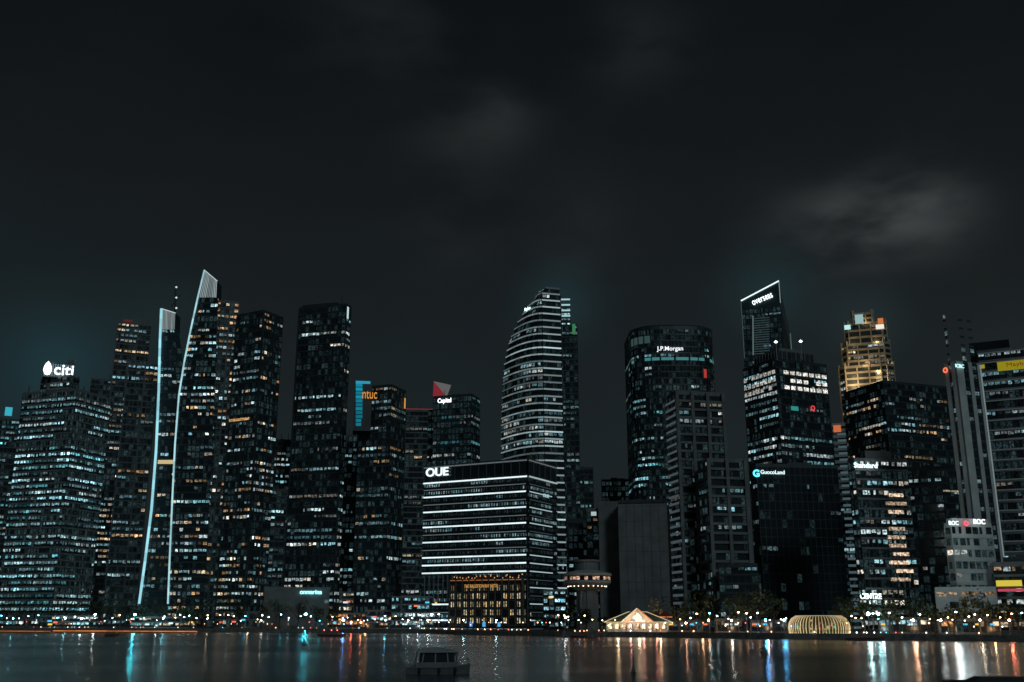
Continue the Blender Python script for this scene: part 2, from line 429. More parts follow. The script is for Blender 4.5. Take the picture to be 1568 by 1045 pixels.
b = building('office_tower', 552, 600, 622, 592, 600, phi=70, pal=COOL+COOL+WARM, p=.6,q=.7,ql=.08,br=.22,fh=4,bw=2.5)
P = rect(543,None,570,584,596,t=14)
b.prism('frame',P,Z(660,596),Z(584,596))
for i in range(11):
    y=588+i*6; l=R.uniform(.2,.5); panel(b,545,555-(i>8)*2,y,y+4.6,(.02*l,.55*l,.8*l),poly=P)
panel(b,545,567,584,588,(.03,.3,.45),poly=P)
sign(b,'ntuc',566,605,22,(1,.42,.08),.7,poly=P,off=1.6,maxh=12)
panel(b,615,620,610,626,(.6,.28,.07),off=1.2)
b.done()
b = building('office_tower', 500, None, 548, 668, 660, t=30, pal=COOL, p=.6,q=.5,br=.22); b.done()
b = building('slab_tower', 622, None, 668, 630, 720, t=30, pal=NEUT+COOL+WARM, p=.6,q=.5,br=.18,skey='conc')
P=b.poly; b.beam('led',(*P[0],b.z1+1.5),(*P[1],b.z1+1.5),.5,(.22,.03,.025)); b.done()
b = building('glass_office_tower', 664, 722, 735, 606, 700, phi=72, wall='blue', pal=TEAL+NEUT, p=.75,q=.9,ql=.1,br=.18,fh=4.4,bw=2.8,hold=.85,dim=1)
sign(b,'Capital',681,614,22,(.95,1,1),2.0,bold=.03,maxh=9)
b.done()
b = B('triangular_logo_sign',(X(672,600,715),715,Z(608,715)))
D=715; pt=lambda x,y:(X(x,y,D),D,Z(y,D))
b.face('led',[pt(663,608),pt(684,608),pt(664,584)],(.20,.02,.03)); b.face('led',[pt(684,608),pt(691,590),pt(664,584)],(.11,.11,.11))
pk=lambda x,y:(X(x,y,D),D+6,Z(y,D))
b.face('tint',[pk(663,608),pk(684,608),pk(664,584)],(.1,.02,.02)); b.face('tint',[pt(663,608),pk(663,608),pk(664,584),pt(664,584)],(.1,.02,.02))
b.beam('metal',(X(668,608,D),D+3,Z(630,D)),(X(668,608,D),D+3,Z(606,D)),1); b.beam('metal',(X(682,608,D),D+3,Z(630,D)),(X(682,608,D),D+3,Z(606,D)),1)
b.done()

# ---- banded waterfront office block
P = rect(650,808,851,703,520,phi=62)
b = B('banded_office_block',(P[1][0],P[1][1],GZ)); b.poly=P
zt=Z(703,520); b.prism('glass',P,GZ,zt-.3)
NF=19; fh=(zt-9-GZ)/NF
for k in range(NF):
    z=GZ+k*fh
    for i in (0,1):
        a,c=P[i],P[(i+1)%4]; dx,dy=c[0]-a[0],c[1]-a[1]; ln=math.hypot(dx,dy); nx,ny=dy/ln,-dx/ln
        o=.7
        A=(a[0]+nx*o,a[1]+ny*o); Cc=(c[0]+nx*o,c[1]+ny*o)
        b.face('frame',[(*A,z),(*Cc,z),(*Cc,z+.9),(*A,z+.9)]); b.face('frame',[(*A,z+.9),(*Cc,z+.9),(*c,z+.9),(*a,z+.9)]); b.face('frame',[(*A,z),(*Cc,z),(*c,z),(*a,z)])
        nb=int(ln/1.5); on=False
        for j in range(nb):
            if R.random()>.86: on=R.random()<(.55 if k%2 else .3)
            l=R.uniform(.06,.34)*(1 if on else .08); t0,t1=(j+.12)/nb,(j+R.uniform(.5,.88))/nb
            cc=R.choice(COOL); zl=z+fh*.48
            b.face('win',[(a[0]+dx*t0+nx*.1,a[1]+dy*t0+ny*.1,zl),(a[0]+dx*t1+nx*.1,a[1]+dy*t1+ny*.1,zl),(a[0]+dx*t1+nx*.1,a[1]+dy*t1+ny*.1,z+fh*.85),(a[0]+dx*t0+nx*.1,a[1]+dy*t0+ny*.1,z+fh*.85)],(cc[0]*l,cc[1]*l,cc[2]*l))
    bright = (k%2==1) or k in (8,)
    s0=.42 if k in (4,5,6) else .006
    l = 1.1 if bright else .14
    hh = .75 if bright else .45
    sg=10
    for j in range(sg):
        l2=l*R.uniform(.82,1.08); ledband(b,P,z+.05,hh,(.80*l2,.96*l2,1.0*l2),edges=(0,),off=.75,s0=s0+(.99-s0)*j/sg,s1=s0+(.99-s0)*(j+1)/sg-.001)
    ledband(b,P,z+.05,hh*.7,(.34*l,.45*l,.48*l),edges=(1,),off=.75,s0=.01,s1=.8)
z9=zt-9
for i in (0,1):
    a,c=P[i],P[i+1]
    for j in range(14 if i==0 else 6):
        t=j/(13 if i==0 else 5); x,y=a[0]+(c[0]-a[0])*t,a[1]+(c[1]-a[1])*t
        b.beam('frame',(x,y-.5,z9),(x,y-.5,zt-.5),.6)
    ledband(b,P,zt-1.0,.7,(.10,.12,.125),edges=(i,),off=.75)
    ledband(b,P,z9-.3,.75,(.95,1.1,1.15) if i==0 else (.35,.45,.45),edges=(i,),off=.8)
b.prism('frame',[(x,y) for x,y in inset(P,1.015)],zt-.28,zt+.5,bottom=True)
sign(b,'OUE',671,724,40,(.85,.97,1),1.2,bold=.05,maxh=13,off=1.2)
sign(b,'OUE',833,760,20,(.6,.9,1),.6,bold=.02,maxh=5,off=1.2)
for i in range(9):
    t=.03+.045*i; a,c=P[0],P[1]; x,y=a[0]+(c[0]-a[0])*t,a[1]+(c[1]-a[1])*t
    b.beam('conc',(x,y-1,GZ+3.4*fh),(x,y-1,GZ+6.8*fh),.6)
b.done()

# ---- curved banded tower
D=600
Lp=[(835,441),(826,447),(814,457),(803,470),(793,484),(785,500),(778,520),(773,545),(770,580),(768,640),(768,700),(768,800),(768,950)]
Rp=[(857,441),(859,520),(861,620),(863,700),(866,800),(869,950)]
fl,fr=table(Lp,D),table(Rp,D)
ztop=Z(441,D)
def foot_o(z):
    l,r=fl(z),fr(z); w=r-l; pts=[]
    full=fr(20)-fl(20)
    xc=r-min(w,full*.30)
    for i in range(8):
        t=i/7; x=l+(xc-l)*t
        pts.append((x, D+ (1-t)**2*max(w,6)*.75))
    pts.append((r, D+3)); pts.append((r+1.5, D+26)); pts.append((l+3, D+36+max(w,6)*.3))
    return pts
b=B('curved_banded_tower',(X(818,900,D),D+15,GZ)); b.poly=foot_o(Z(560,D))
facade(b,foot_o,GZ,ztop,const=False,mull=False,fh=4.3,bw=2.6,wall='glass',slab=1.3,proud=.7,skey='light',pal=COOL+NEUT,p=.5,q=.6,ql=.1,br=.18,parapet=.8,dim=.5)
nfl=int(round((ztop-GZ)/4.3))
for k in range(nfl):
    z=GZ+k*(ztop-GZ)/nfl; Pk=foot_o(z)
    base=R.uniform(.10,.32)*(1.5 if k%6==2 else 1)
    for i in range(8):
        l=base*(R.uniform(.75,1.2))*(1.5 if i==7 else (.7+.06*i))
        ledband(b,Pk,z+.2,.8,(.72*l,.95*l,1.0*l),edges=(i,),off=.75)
b.poly=foot_o(Z(476,D))
sign(b,'Maybon',812,474,15,(.7,1,1),1.8,bold=.04,maxh=7,poly=foot_o(Z(476,D)),off=2.2)
b.done()
b = building('office_tower_behind', 852, None, 884, 500, 680, t=30, pal=COOL, p=.6,q=.5,br=.2,plant=0)
P=rect(853,None,873,472,684,t=20); facade(b,lambda z:P,b.z1,Z(472,684),fh=4,bw=2.6,pal=[(.5,.95,1),(.65,.9,.95)],p=1,q=1,br=.4,wall='glass')
for k in range(4):
    ledband(b,P,b.z1+8+k*4,1.2,(.36,.58,.62),edges=(0,))
panel(b,876,881,497,512,(.04,.18,.08),off=1); b.done()

# ---- centre gap, low blocks
b = building('low_office_block', 880, None, 908, 719, 700, t=30, pal=COOL,p=.3,q=.3,br=.15,wall='glass'); b.done()
b = building('low_office_block', 921, None, 975, 737, 760, t=30, pal=COOL,p=.5,q=.4,br=.12); b.done()
b = building('low_office_block', 898, None, 944, 782, 560, t=30, pal=COOL+WARM,p=.4,q=.3,br=.16,skey='conc'); 
panel(b,905,913,784,790,(.4,.5,.5)); b.done()
b = building('low_office_block', 870, None, 900, 800, 600, t=30, pal=COOL,p=.5,q=.4,br=.18); b.done()
P=rect(946,1020,1030,768,520,phi=80)
b=B('blank_concrete_block',(P[1][0],P[1][1],GZ)); b.prism('conc',P,GZ,Z(768,520)); b.prism('frame',inset(P,1.01),Z(768,520)-.5,Z(768,520)+1)
for i in range(1,6): ledband(b,P,GZ,Z(772,520)-GZ,(1,1,1),edges=(0,),off=.06,s0=i/6-.004,s1=i/6+.004,key='frame')
for k in range(1,9): ledband(b,P,GZ+k*7.5,.12,(1,1,1),edges=(0,),off=.05,key='frame')
P2=rect(916,None,946,768,540,t=20); b.prism('conc',P2,GZ,Z(768,540))
b.done()

# ---- tower with a gently bowed front
D=650
xl,xr=X(968,520,D),X(1096,520,D); cx=(xl+xr)/2; w=(xr-xl)/2
P=[]
for a in range(15):
    th=a*math.pi/14; cc_,ss_=cos(th),sin(th)
    P.append((cx-w*math.copysign(abs(cc_)**.7,cc_), D+16-18*abs(ss_)**.7))
P+=[(xr,D+44),(xl,D+44)]
b=B('bow_fronted_tower',(cx,D+18,GZ)); b.poly=P
zt=Z(505,D)
facade(b,lambda z:P,GZ,zt,fh=4.2,bw=2.2,pal=COOL+TEAL,p=.65,q=1.1,ql=.12,br=.26,hold=.86,wall='glass',
       lf=lambda k,s,i: (1.35 if i<6 else .55)*(1.0 if k<.93 else .1),parapet=2)
P2=inset(P,.9); b.prism('glass',P2,zt,zt+3)
for i in range(1,13):
    if R.random()<.7: ledband(b,P,Z(553,D),2.0,(.05,.19,.20),edges=(i,),off=.3,s0=.05,s1=.9)
ledband(b,P,Z(526,D),5,(.03,.06,.06),edges=range(1,5),off=.3,s0=.1,s1=.9)
sign(b,'J.P.Morgan',1026,535,40,(.9,.95,1),1.3,bold=.015,off=1.5)
panel(b,1076,1081,566,579,(.4,.04,.03),off=1)
b.done()

# ---- balcony-slab block in front
b = building('terraced_slab_block', 1021, 1036, 1106, 603, 520, phi=12, pal=COOL+NEUT, p=.45,q=.5,ql=.08,br=.16,fh=4.4,bw=3.0,skey='conc',slab=1.2,proud=1.0,mull=False,plant=2,parapet=1.6)
for t in (0,.33,.66,1):
    P=b.poly; x,y=P[1][0]+(P[2][0]-P[1][0])*t,P[1][1]+(P[2][1]-P[1][1])*t
    b.beam('conc',(x,y-1,GZ),(x,y-1,b.z1+1),1.6)
for k in range(28):
    ledband(b,b.poly,GZ+12+k*(b.z1-14)/28,1.2,(.05,.065,.072),edges=(0,),off=1.1)
P=rect(1068,1084,1140,706,500,phi=12); facade(b,lambda z:P,GZ,Z(706,500),fh=4.4,bw=3.0,skey='conc',slab=1.2,proud=1.0,mull=False,pal=COOL,p=.5,q=.5,br=.18)
for t in (0,.5,1):
    x,y=P[1][0]+(P[2][0]-P[1][0])*t,P[1][1]+(P[2][1]-P[1][1])*t
    b.beam('conc',(x,y-1,GZ),(x,y-1,Z(706,500)+1),1.6)
b.done()

# ---- slanted-top tower with bright edge
D=760
b=B('slant_roofed_tower',(X(1175,600,D),D,GZ))
P=rect(1139,1200,1212,540,D,phi=72) ; b.poly=P
zr=Z(470,D); facade(b,lambda z:P,GZ,zr,fh=4.2,bw=3.0,wall='blue',pal=TEAL+COOL,p=.5,q=.5,br=.15,dim=1,parapet=0)
z0_,z1_=Z(456,D),Z(431,D)
hz=[z0_,z1_,z1_-3,z0_]
for i in range(4):
    j=(i+1)%4; b.face('blue',[(*P[i],zr),(*P[j],zr),(*P[j],hz[j]),(*P[i],hz[i])])
b.face('blue',[(*P[i],hz[i]) for i in range(4)])
b.beam('led',(P[0][0],P[0][1]-1,hz[0]),(P[1][0],P[1][1]-1,hz[1]),.8,(1.0,1.2,1.2))
b.beam('led',(P[1][0],P[1][1]-1,hz[1]-18),(P[1][0],P[1][1]-1,hz[1]),.5,(.2,.27,.27))
b.beam('led',(P[2][0],P[2][1]-1,Z(545,D)),(P[2][0],P[2][1]-1,hz[2]),.5,(.08,.12,.125))
b.beam('led',(P[0][0],P[0][1]-1,Z(545,D)),(P[0][0],P[0][1]-1,hz[0]),.4,(.055,.08,.085))
sign(b,'overseas',1167,458,32,(.9,1,1),2.0,bold=.0,maxh=7,off=1.2,tilt=math.radians(-19))
for k in range(16):
    panel(b,1153,1178,487+k*3.6,488.2+k*3.6,(.03,.05,.055),off=.4)
b.beam('led',(X(1153,485,D-2),D-2,Z(485,D)),(X(1153,540,D-2),D-2,Z(545,D)),.6,(.12,.17,.17))
b.done()

# ---- stepped bright-row tower and dark block in front
b = building('bright_banded_tower', 1137, 1187, 1264, 552, 570, phi=25, pal=NEUT+COOL+COOL, p=.8,q=.8,ql=.12,br=.26,fh=4.3,bw=2.5,plant=0,wall='glass',hold=.78,
    lf=lambda k,s,i: 1.7 if .8<k<.93 else (.9 if k<.8 else .2))
P=b.poly
for y in (569,581,592):
    z=Z(y,570)
    for i,m_ in ((0,.4),(1,.85)):
        nbb=8
        for j in range(nbb):
            if R.random()<.85:
                l=m_*R.uniform(.6,1.1); ledband(b,P,z-1,2.2,(1.0*l,.98*l,.9*l),edges=(i,),off=.35,s0=j/nbb+.015,s1=(j+.86)/nbb,key='win')
P2=inset(P,.72); b.prism('frame',P2,b.z1,Z(536,575)); 
P3=inset(P,.45); b.prism('conc',P3,Z(536,575),Z(528,575))
for i in (0,1):
    for j in range(9): 
        q=Vector(P2[i]).lerp(Vector(P2[i+1]),j/8); b.beam('conc',(q.x,q.y-.3,b.z1),(q.x,q.y-.3,Z(536,575)),.5)
for x,y in ((1188,524),(1226,523)):
    c=(X(x,y,570),570,Z(y,570)); b.beam('metal',(c[0],c[1],b.z1),(c[0],c[1],c[2]),.5)
    b.lathe('lamp',c[0],c[1],[(.01,c[2]-1),(1.1,c[2]),(.01,c[2]+1)],10,(2.0,2.6,2.6))
sign(b,'Q',1243,626,8,(1,.08,.1),.8,bold=.05,off=1)
panel(b,1208,1222,623,629,(.03,.25,.22),off=1)
b.done()
b = building('dark_glass_block', 1148, 1158, 1282, 714, 520, phi=8, pal=COOL,p=.2,q=.3,ql=.03,br=.10,dim=.12,wall='glass',plant=1,fh=4.4,slab=.3,proud=.1)
sign(b,'GuocoLand',1182,724,38,(.75,.97,1),1.4,bold=.015,off=1)
pos,rz=onface(b,1157,726,1); text(b,'G',pos,rz,10*mpp(726,520),(.1,.75,1),2.0,'logo',.08); b.done()
b = building('striped_slab_tower', 1274, None, 1294, 652, 540, t=18, pal=COOL,p=.2,q=.3,br=.2,skey='light',slab=1.6,proud=.5,mull=False,plant=0,fh=3.4)
nn=int((b.z1-GZ)/3.4)
for k in range(nn): ledband(b,b.poly,GZ+k*3.42+.2,1.2,(.055,.088,.10),edges=(0,),off=.6,s0=.35)
panel(b,1276,1287,652,662,(.55,.14,.05),off=.9); b.done()

# ---- floodlit golden tower
D=820
b=B('floodlit_stepped_tower',(X(1322,600,D),D,GZ))
def octa(L,Rr,py,D,c=.2):
    Q=rect(L,None,Rr,py,D,t=(X(Rr,py,D)-X(L,py,D))); out=[]
    for i in range(4):
        p0,p1=Vector(Q[i]),Vector(Q[(i+1)%4]); out+= [tuple(p0.lerp(p1,c)),tuple(p0.lerp(p1,1-c))]
    return out
tiers=[(1284,1368,562,.12),(1288,1362,528,.12),(1292,1356,497,.10),(1304,1336,482,.05)]
zprev=GZ
for (l,r,t,cc_) in tiers:
    Q=octa(l,r,t,D,cc_); zz=Z(t,D)
    facade(b,lambda z:Q,zprev,zz,fh=5.2,bw=4.4,wall='frame',skey='cream',slab=1.7,proud=.6,mk='frame',pal=WARM+NEUT,p=1,q=.55,ql=.2,br=.22,dim=.0,parapet=1.8,pier=2,pk='cream')
    b.prism('frame',[(x,y) for x,y in Q],zz-.02,zz+.02)
    for i in range(0,8,2):
        x,y=Q[i]; b.beam('cream',(x,y,zz),(x,y,zz+4),1.6)
        x,y=Q[i+1]; b.beam('cream',(x,y,zz),(x,y,zz+4),1.6)
    zprev=zz; b.poly=Q
Q=octa(1292,1356,497,D,.1)
panel(b,1293,1302,499,505,(.5,.85,.85),off=2,poly=Q); panel(b,1309,1321,483,496,(.30,.46,.46),off=2)
panel(b,1341,1353,498,504,(.9,.85,.75),off=2,poly=Q); panel(b,1344,1352,489,496,(.6,.18,.05),off=3,poly=Q)
b.done()
for x,y,e in ((1308,588,4400),(1346,586,4400),(1308,572,1800),(1346,570,1800),(1292,557,500),(1326,556,900),(1360,556,500),(1306,522,500),(1343,522,500),(1326,492,400)):
    pt_light('floodlight',(X(x,y,D-5),D-4.2,Z(y,D-5)),(1,.72,.38),e,.5)

# ---- dark wide block & others right
b = building('dark_wide_block', 1292, 1352, 1462, 586, 640, phi=20, pal=NEUT+WARM+COOL, p=.55,q=.5,ql=.06,br=.2,fh=4.2,bw=2.8,dim=.5,plant=2)
ledband(b,b.poly,Z(749,640),1.0,(.32,.28,.18),edges=(1,),off=.4,s0=.1,s1=.98,key='win')
b.done()
b = building('lit_office_block', 1298, 1308, 1388, 706, 450, phi=10, pal=COOL+NEUT, p=.9,q=.8,ql=.15,br=.32,fh=4.2,bw=2.4,skey='conc',dim=1)
P=b.poly
for y in range(760,900,13):
    z=Z(y,450)
    if R.random()<.85: 
        l=R.uniform(.3,.9); ledband(b,P,z,1.5,(.98*l,.72*l,.5*l),edges=(1,),off=.6,s0=R.uniform(.45,.6),s1=R.uniform(.8,.93),key='win')
sign(b,'Standard',1323,714,38,(.7,.95,1),2.0,bold=.03,maxh=8,off=1.5)
sign(b,'CENTRE',1328,914,34,(.7,1,1),3,bold=.04,maxh=8,off=3)
b.prism('conc',inset(P,.5),b.z1,b.z1+5)
b.done()

# ---- far-right bank tower
b = building('columned_bank_tower', 1496, None, 1640, 535, 420, t=40, pal=COOL+NEUT, p=.6,q=.6,ql=.1,br=.2,fh=4.2,bw=2.6,skey='conc',slab=1.1,proud=.6,dim=.9,plant=0,wh=.3)
P=b.poly
Pl=rect(1446,1462,1497,552,405,phi=22)
b.prism('conc',Pl,GZ,Z(552,405))
for i in (0,1):
    for t in ((.0,.30),(.52,.68),(.90,1.0)) if i else ((0,.36),(.64,1)):
        ledband(b,Pl,GZ,Z(553,405)-GZ,(1,1,1),edges=(i,),off=.5,s0=t[0],s1=t[1],key='light')
    for t in ((.31,.51),(.69,.89)) if i else ((.37,.63),):
        ledband(b,Pl,GZ,Z(553,405)-GZ,(1,1,1),edges=(i,),off=.12,s0=t[0],s1=t[1],key='glass')
        for k in range(34):
            ledband(b,Pl,GZ+5+k*3.6,.9,(1,1,1),edges=(i,),off=.3,s0=t[0],s1=t[1],key='frame')
            if R.random()<.35:
                l=R.uniform(.03,.2); ledband(b,Pl,GZ+6.3+k*3.6,1.6,(.6*l,.9*l,l),edges=(i,),off=.2,s0=t[0]+.02,s1=t[1]-.02,key='win')
b.beam('led',(Pl[2][0]+.3,Pl[2][1]-1,GZ+20),(Pl[2][0]+.3,Pl[2][1]-1,Z(556,405)),.4,(.16,.20,.21))
sign(b,'ICBC',1466,562,17,(.55,.95,1),1.3,bold=.03,poly=Pl,off=1.2); pos,rz=onface(b,1451,568,1.2,Pl); text(b,'O',pos,rz,9*mpp(568,405),(1,.2,.1),1.2,'logo',.06)
P2=rect(1483,None,1545,523,432,t=30); b.prism('glass',P2,GZ,Z(523,432))
panel(b,1530,1600,552,565,(.26,.22,.01),off=1.2); sign(b,'Maybank',1563,558.5,40,(.30,.04,.01),.5,off=1.6,maxh=8)
panel(b,1493,1507,560,565,(.3,.27,.02),off=1.2)
x,y=X(1540,523,432),434; b.lathe('lamp',x,y,[(.01,Z(523,432)),(.5,Z(521.5,432)),(.01,Z(520,432))],8,(.1,1,.4))
for k in range(27): ledband(b,P,GZ+6+k*4.19,.5,(.04,.048,.052),edges=(0,),off=.7)
b.done()
for y,e in ((590,1700),(680,1700),(770,1700)):  # added fill lights, hung in front of the tower to brighten its face
    pt_light('facade_fill',(X(1462,y,375),378,Z(y,378)),(.80,.97,1),e,1.0)
pt_light('facade_fill',(X(1474,900,350),358,14),(.82,.97,1),1700,1.0)  # added fill, brightens the stone bank front; no fixture modelled
pt_light('facade_fill',(X(1484,840,350),360,32),(.82,.97,1),1400,1.0)

b = building('stone_bank_building', 1446, 1456, 1518, 806, 385, phi=14, wall='light', skey='light', mk='light', pal=NEUT, p=.7,q=.4,ql=.1,br=.25,fh=4.2,bw=3.0,slab=1.5,dim=.85,plant=1)
P=b.poly; b.prism('light',inset(P,.9),b.z1,b.z1+3)
sign(b,'BOC',1456,802,17,(.8,.95,1),1.6,bold=.04,off=1.6); sign(b,'BOC',1495,800,20,(.95,1,1),2.0,bold=.04,off=1.6)
pos,rz=onface(b,1475,801,1.6); text(b,'o',pos,rz,8*mpp(800,385),(1,.1,.15),1.4,'logo',.06)
P=rect(1432,None,1525,905,375,t=20); facade(b,lambda z:P,GZ,Z(905,375),fh=4,bw=4,wall='light',skey='light',mk='light',slab=1.2,pal=WARM,p=.6,q=.4,br=.25)
b.done()
b = building('low_shopfront_block', 1520, None, 1620, 866, 380, t=20, pal=NEUT+WARM,p=.9,q=.8,br=.28,skey='conc',wall='glass')
panel(b,1527,1562,889,898,(.65,.52,.06),off=1); panel(b,1530,1568,902,906,(.5,.06,.1),off=1); b.done()
b = building('low_office_block', 1386, None, 1440, 720, 480, t=20, pal=COOL+NEUT,p=.6,q=.5,br=.2,skey='frame'); b.done()
b = building('podium_block', 1100, None, 1160, 868, 470, t=20, pal=COOL,p=.5,q=.4,br=.16,plant=0); b.done()

b=B('distant_buildings',(0,1100,GZ))
x=-700
while x<760:
    w=R.uniform(30,60); h=R.uniform(25,75); y=R.uniform(950,1150)
    Q=[(x,y),(x+w,y),(x+w,y+30),(x,y+30)]
    facade(b,lambda z:Q,GZ,GZ+h,fh=4,bw=4,pal=COOL+WARM,p=.5,q=.3,br=.12,mull=False,dim=.1,parapet=1)
    x+=w+R.uniform(2,25)
b.done()

b = building('low_convention_block', 405, None, 505, 903, 600, t=24, pal=COOL,p=.1,q=.2,br=.1,wall='conc',skey='conc',fh=5,mull=False,dim=0,plant=0)
sign(b,'onmarina',476,907,32,(.35,.95,1),2.2,bold=.04,maxh=6); b.done()
for (l,r,t,D,pl) in ((505,560,940,575,WARM+ORNG),(562,640,936,560,WARM+COOL),(600,690,915,545,COOL),(520,542,908,590,WARM),(832,866,905,470,COOL),(1020,1085,952,410,WARM+COOL),(330,400,938,610,WARM+NEUT),
                     (1095,1140,950,392,WARM),(1150,1205,952,385,WARM+NEUT),(1345,1430,948,362,WARM+COOL),(1440,1530,950,350,WARM+ORNG),(60,150,944,606,COOL+WARM),(200,300,946,602,COOL+WARM)):
    b=building('waterfront_pavilion',l,None,r,t,D,t=12,pal=pl,p=1.2,q=.9,ql=.5,br=.36,fh=3.6,bw=2.2,plant=0,skey='conc',slab=.6,parapet=.6)
    for _ in range(3):
        px=R.uniform(l+4,r-4); yy=min(t+R.uniform(4,14),955); c=R.choice([(1.0,.2,.1),(.1,.6,.9),(1,.6,.1),(.8,.95,1)]); panel(b,px-3,px+3,yy,yy+2.6,c,off=.9)
    b.done()

# ---- hotel on the quay
D=515
P=rect(689,800,831,890,D,phi=66); b=B('quayside_hotel',(P[1][0],P[1][1],0)); b.poly=P
zt=Z(888,D); b.prism('tint',P,3.2,zt,(.02,.018,.015),bottom=True)
for i,nb in ((0,11),(1,5)):
    a,c=Vector(P[i]),Vector(P[i+1]); d=(c-a); ln=d.length; nn_=Vector((d.y,-d.x))/ln
    for j in range(nb+1):
        x=a+d*j/nb+nn_*.5; b.beam('metal',(x.x,x.y,3),(x.x,x.y,zt+1),.7)
    for j in range(nb):
        for k in range(5):
            z=4.5+k*3.9
            if R.random()<.85:
                for h_ in range(2):
                    l=R.uniform(.05,.7)*(.45 if k==4 else 1); t0=(j+.22+.32*h_)/nb; t1=t0+.15/nb
                    cc=R.choice([(1,.66,.30),(1,.78,.46),(.9,.85,.6)]); pa=a+d*t0+nn_*.12; pb=a+d*t1+nn_*.12
                    b.face('win',[(pa.x,pa.y,z),(pb.x,pb.y,z),(pb.x,pb.y,z+3),(pa.x,pa.y,z+3)],(cc[0]*l,cc[1]*l,cc[2]*l))
    for k in range(7):
        z=3.2+k*3.9
        if z<zt: ledband(b,P,z,.7,(1,1,1),edges=(i,),off=.55,key='metal')
ledband(b,P,zt-.1,.4,(.3,.12,.05),edges=(0,),off=.6); 
for t in range(24):
    s=t/24+R.uniform(0,.02); ledband(b,P,zt+R.uniform(.8,2.4),.6,(.8,.4*R.uniform(.5,1.5),.14),edges=(0,),off=-1-R.uniform(0,4),s0=s,s1=s+.012)
b.prism('metal',sub(P,.05,.6,.2,.5),zt,zt+3)
sign(b,'THE FULLERTON BAY HOTEL',738,898,56,(1,.5,.12),.6,maxh=5,off=.9)
for k in range(6):
    ledband(b,P,Z(905+k*5,D),.4,(.5,.26,.15),edges=(1,),off=.8,s0=.35,s1=.9)
ledband(b,P,Z(944,D),1.8,(.6,.5,.38),edges=(1,),off=.8,s0=.3,s1=.95,key='win')
for px,cc in ((722,(.05,.3,.8)),(742,(.08,.4,.8)),(765,(.1,.4,.7))): panel(b,px-2.5,px+2.5,953,960,cc,off=.7)
for j in range(13):
    for k in (0,1):
        q=Vector(P[0]).lerp(Vector(P[1]),j/12); b.beam('conc',(q.x,q.y+1+k*8,-2),(q.x,q.y+1+k*8,3.3),.8)
b.done()

# ---- mushroom lookout tower
D=440; cx=X(899,900,D); b=B('lookout_tower',(cx,D,GZ))
zs=lambda y:Z(y,D)
b.lathe('conc',cx,D,[(4.2,GZ),(3.8,zs(915)),(3.8,zs(905))],20)
for i in range(8):
    a=i*math.pi/4; b.beam('conc',(cx+4.2*cos(a),D+4.2*sin(a),GZ),(cx+4*cos(a),D+4*sin(a),zs(905)),.9)
b.lathe('light',cx,D,[(3.8,zs(905)),(8.8,zs(897)),(10,zs(893)),(10,zs(890))],36)
b.lathe('glass',cx,D,[(9.3,zs(890)),(9.6,zs(883))],36)
b.lathe('light',cx,D,[(9.6,zs(883)),(10.3,zs(882)),(10.3,zs(879)),(6,zs(875)),(5,zs(874))],36)
b.lathe('conc',cx,D,[(5,zs(874)),(5,zs(862)),(5.8,zs(861)),(5.8,zs(858)),(.1,zs(857))],20)
for i in range(36):
    a=2*math.pi*i/36
    l=R.uniform(.15,.7); r=9.75
    if R.random()<.75: b.face('win',[(cx+r*cos(a),D+r*sin(a),zs(889)),(cx+r*cos(a+.14),D+r*sin(a+.14),zs(889)),(cx+r*cos(a+.14),D+r*sin(a+.14),zs(884)),(cx+r*cos(a),D+r*sin(a),zs(884))],(l,l*.6,l*.4))
for i in range(24):
    a=2*math.pi*i/24; c=(cx+8*cos(a),D+8*sin(a),zs(897)); b.lathe('lamp',c[0],c[1],[(.01,c[2]-.6),(.32,c[2]-.3),(.01,c[2])],6,(5,2.9,1.9))
b.done()

# ---- arched pier building with pitched roof
D=405
b=B('pier_pavilion',(X(976,950,D),D,GZ))
xa,xb=X(930,950,D),X(1022,950,D); z0=Z(966,D); ze=Z(953,D); zr=Z(932,D); ym=D+12
b.box('light',xa,xb,D+.8,D+24,GZ-1.4,z0+.6)
ncol=9
for i in range(ncol+1):
    x=xa+(xb-xa)*i/ncol; b.box('light',x-.35,x+.35,D,D+.8,z0,ze)
    b.box('light',x-.35,x+.35,D+23,D+23.8,z0,ze)
for i in range(ncol):
    x0=xa+(xb-xa)*i/ncol+.35; x1=xa+(xb-xa)*(i+1)/ncol-.35; zm=ze-.2; mid=(x0+x1)/2; r=(x1-x0)/2
    for k in range(6):
        a0,a1=math.pi*k/6,math.pi*(k+1)/6
        b.face('light',[(mid-r*cos(a0),D+.1,zm-1.4+1.2*sin(a0)),(mid-r*cos(a1),D+.1,zm-1.4+1.2*sin(a1)),(mid-r*cos(a1),D+.1,ze),(mid-r*cos(a0),D+.1,ze)])
    l=R.uniform(.7,1.5); b.face('win',[(x0,D+4,z0+.7),(x1,D+4,z0+.7),(x1,D+4,zm),(x0,D+4,zm)],(l,l*.76,l*.46))
e=1.4
c0=(xa-e,D-e,ze); c1=(xb+e,D-e,ze); c2=(xb+e,D+25,ze); c3=(xa-e,D+25,ze)
rx0,rx1=X(962,932,ym),X(990,932,ym); r0=(rx0,ym,zr-1.2); r1=(rx1,ym,zr-1.2)
G=(.14,.24,.17)
for fc in ([c0,c1,r1,r0],[c1,c2,r1],[c2,c3,r0,r1],[c3,c0,r0]): b.face('tint',fc,G)
for p0,p1 in ((c0,r0),(c1,r1),(r0,r1),(c0,c1)): b.beam('led',p0,p1,.22,(.85,.66,.36))
gx0,gx1,gm=X(950,950,D),X(1000,950,D),X(975,950,D)
g=[(gx0,D-1.8,ze),(gx1,D-1.8,ze),(gm,D-1.8,zr)]
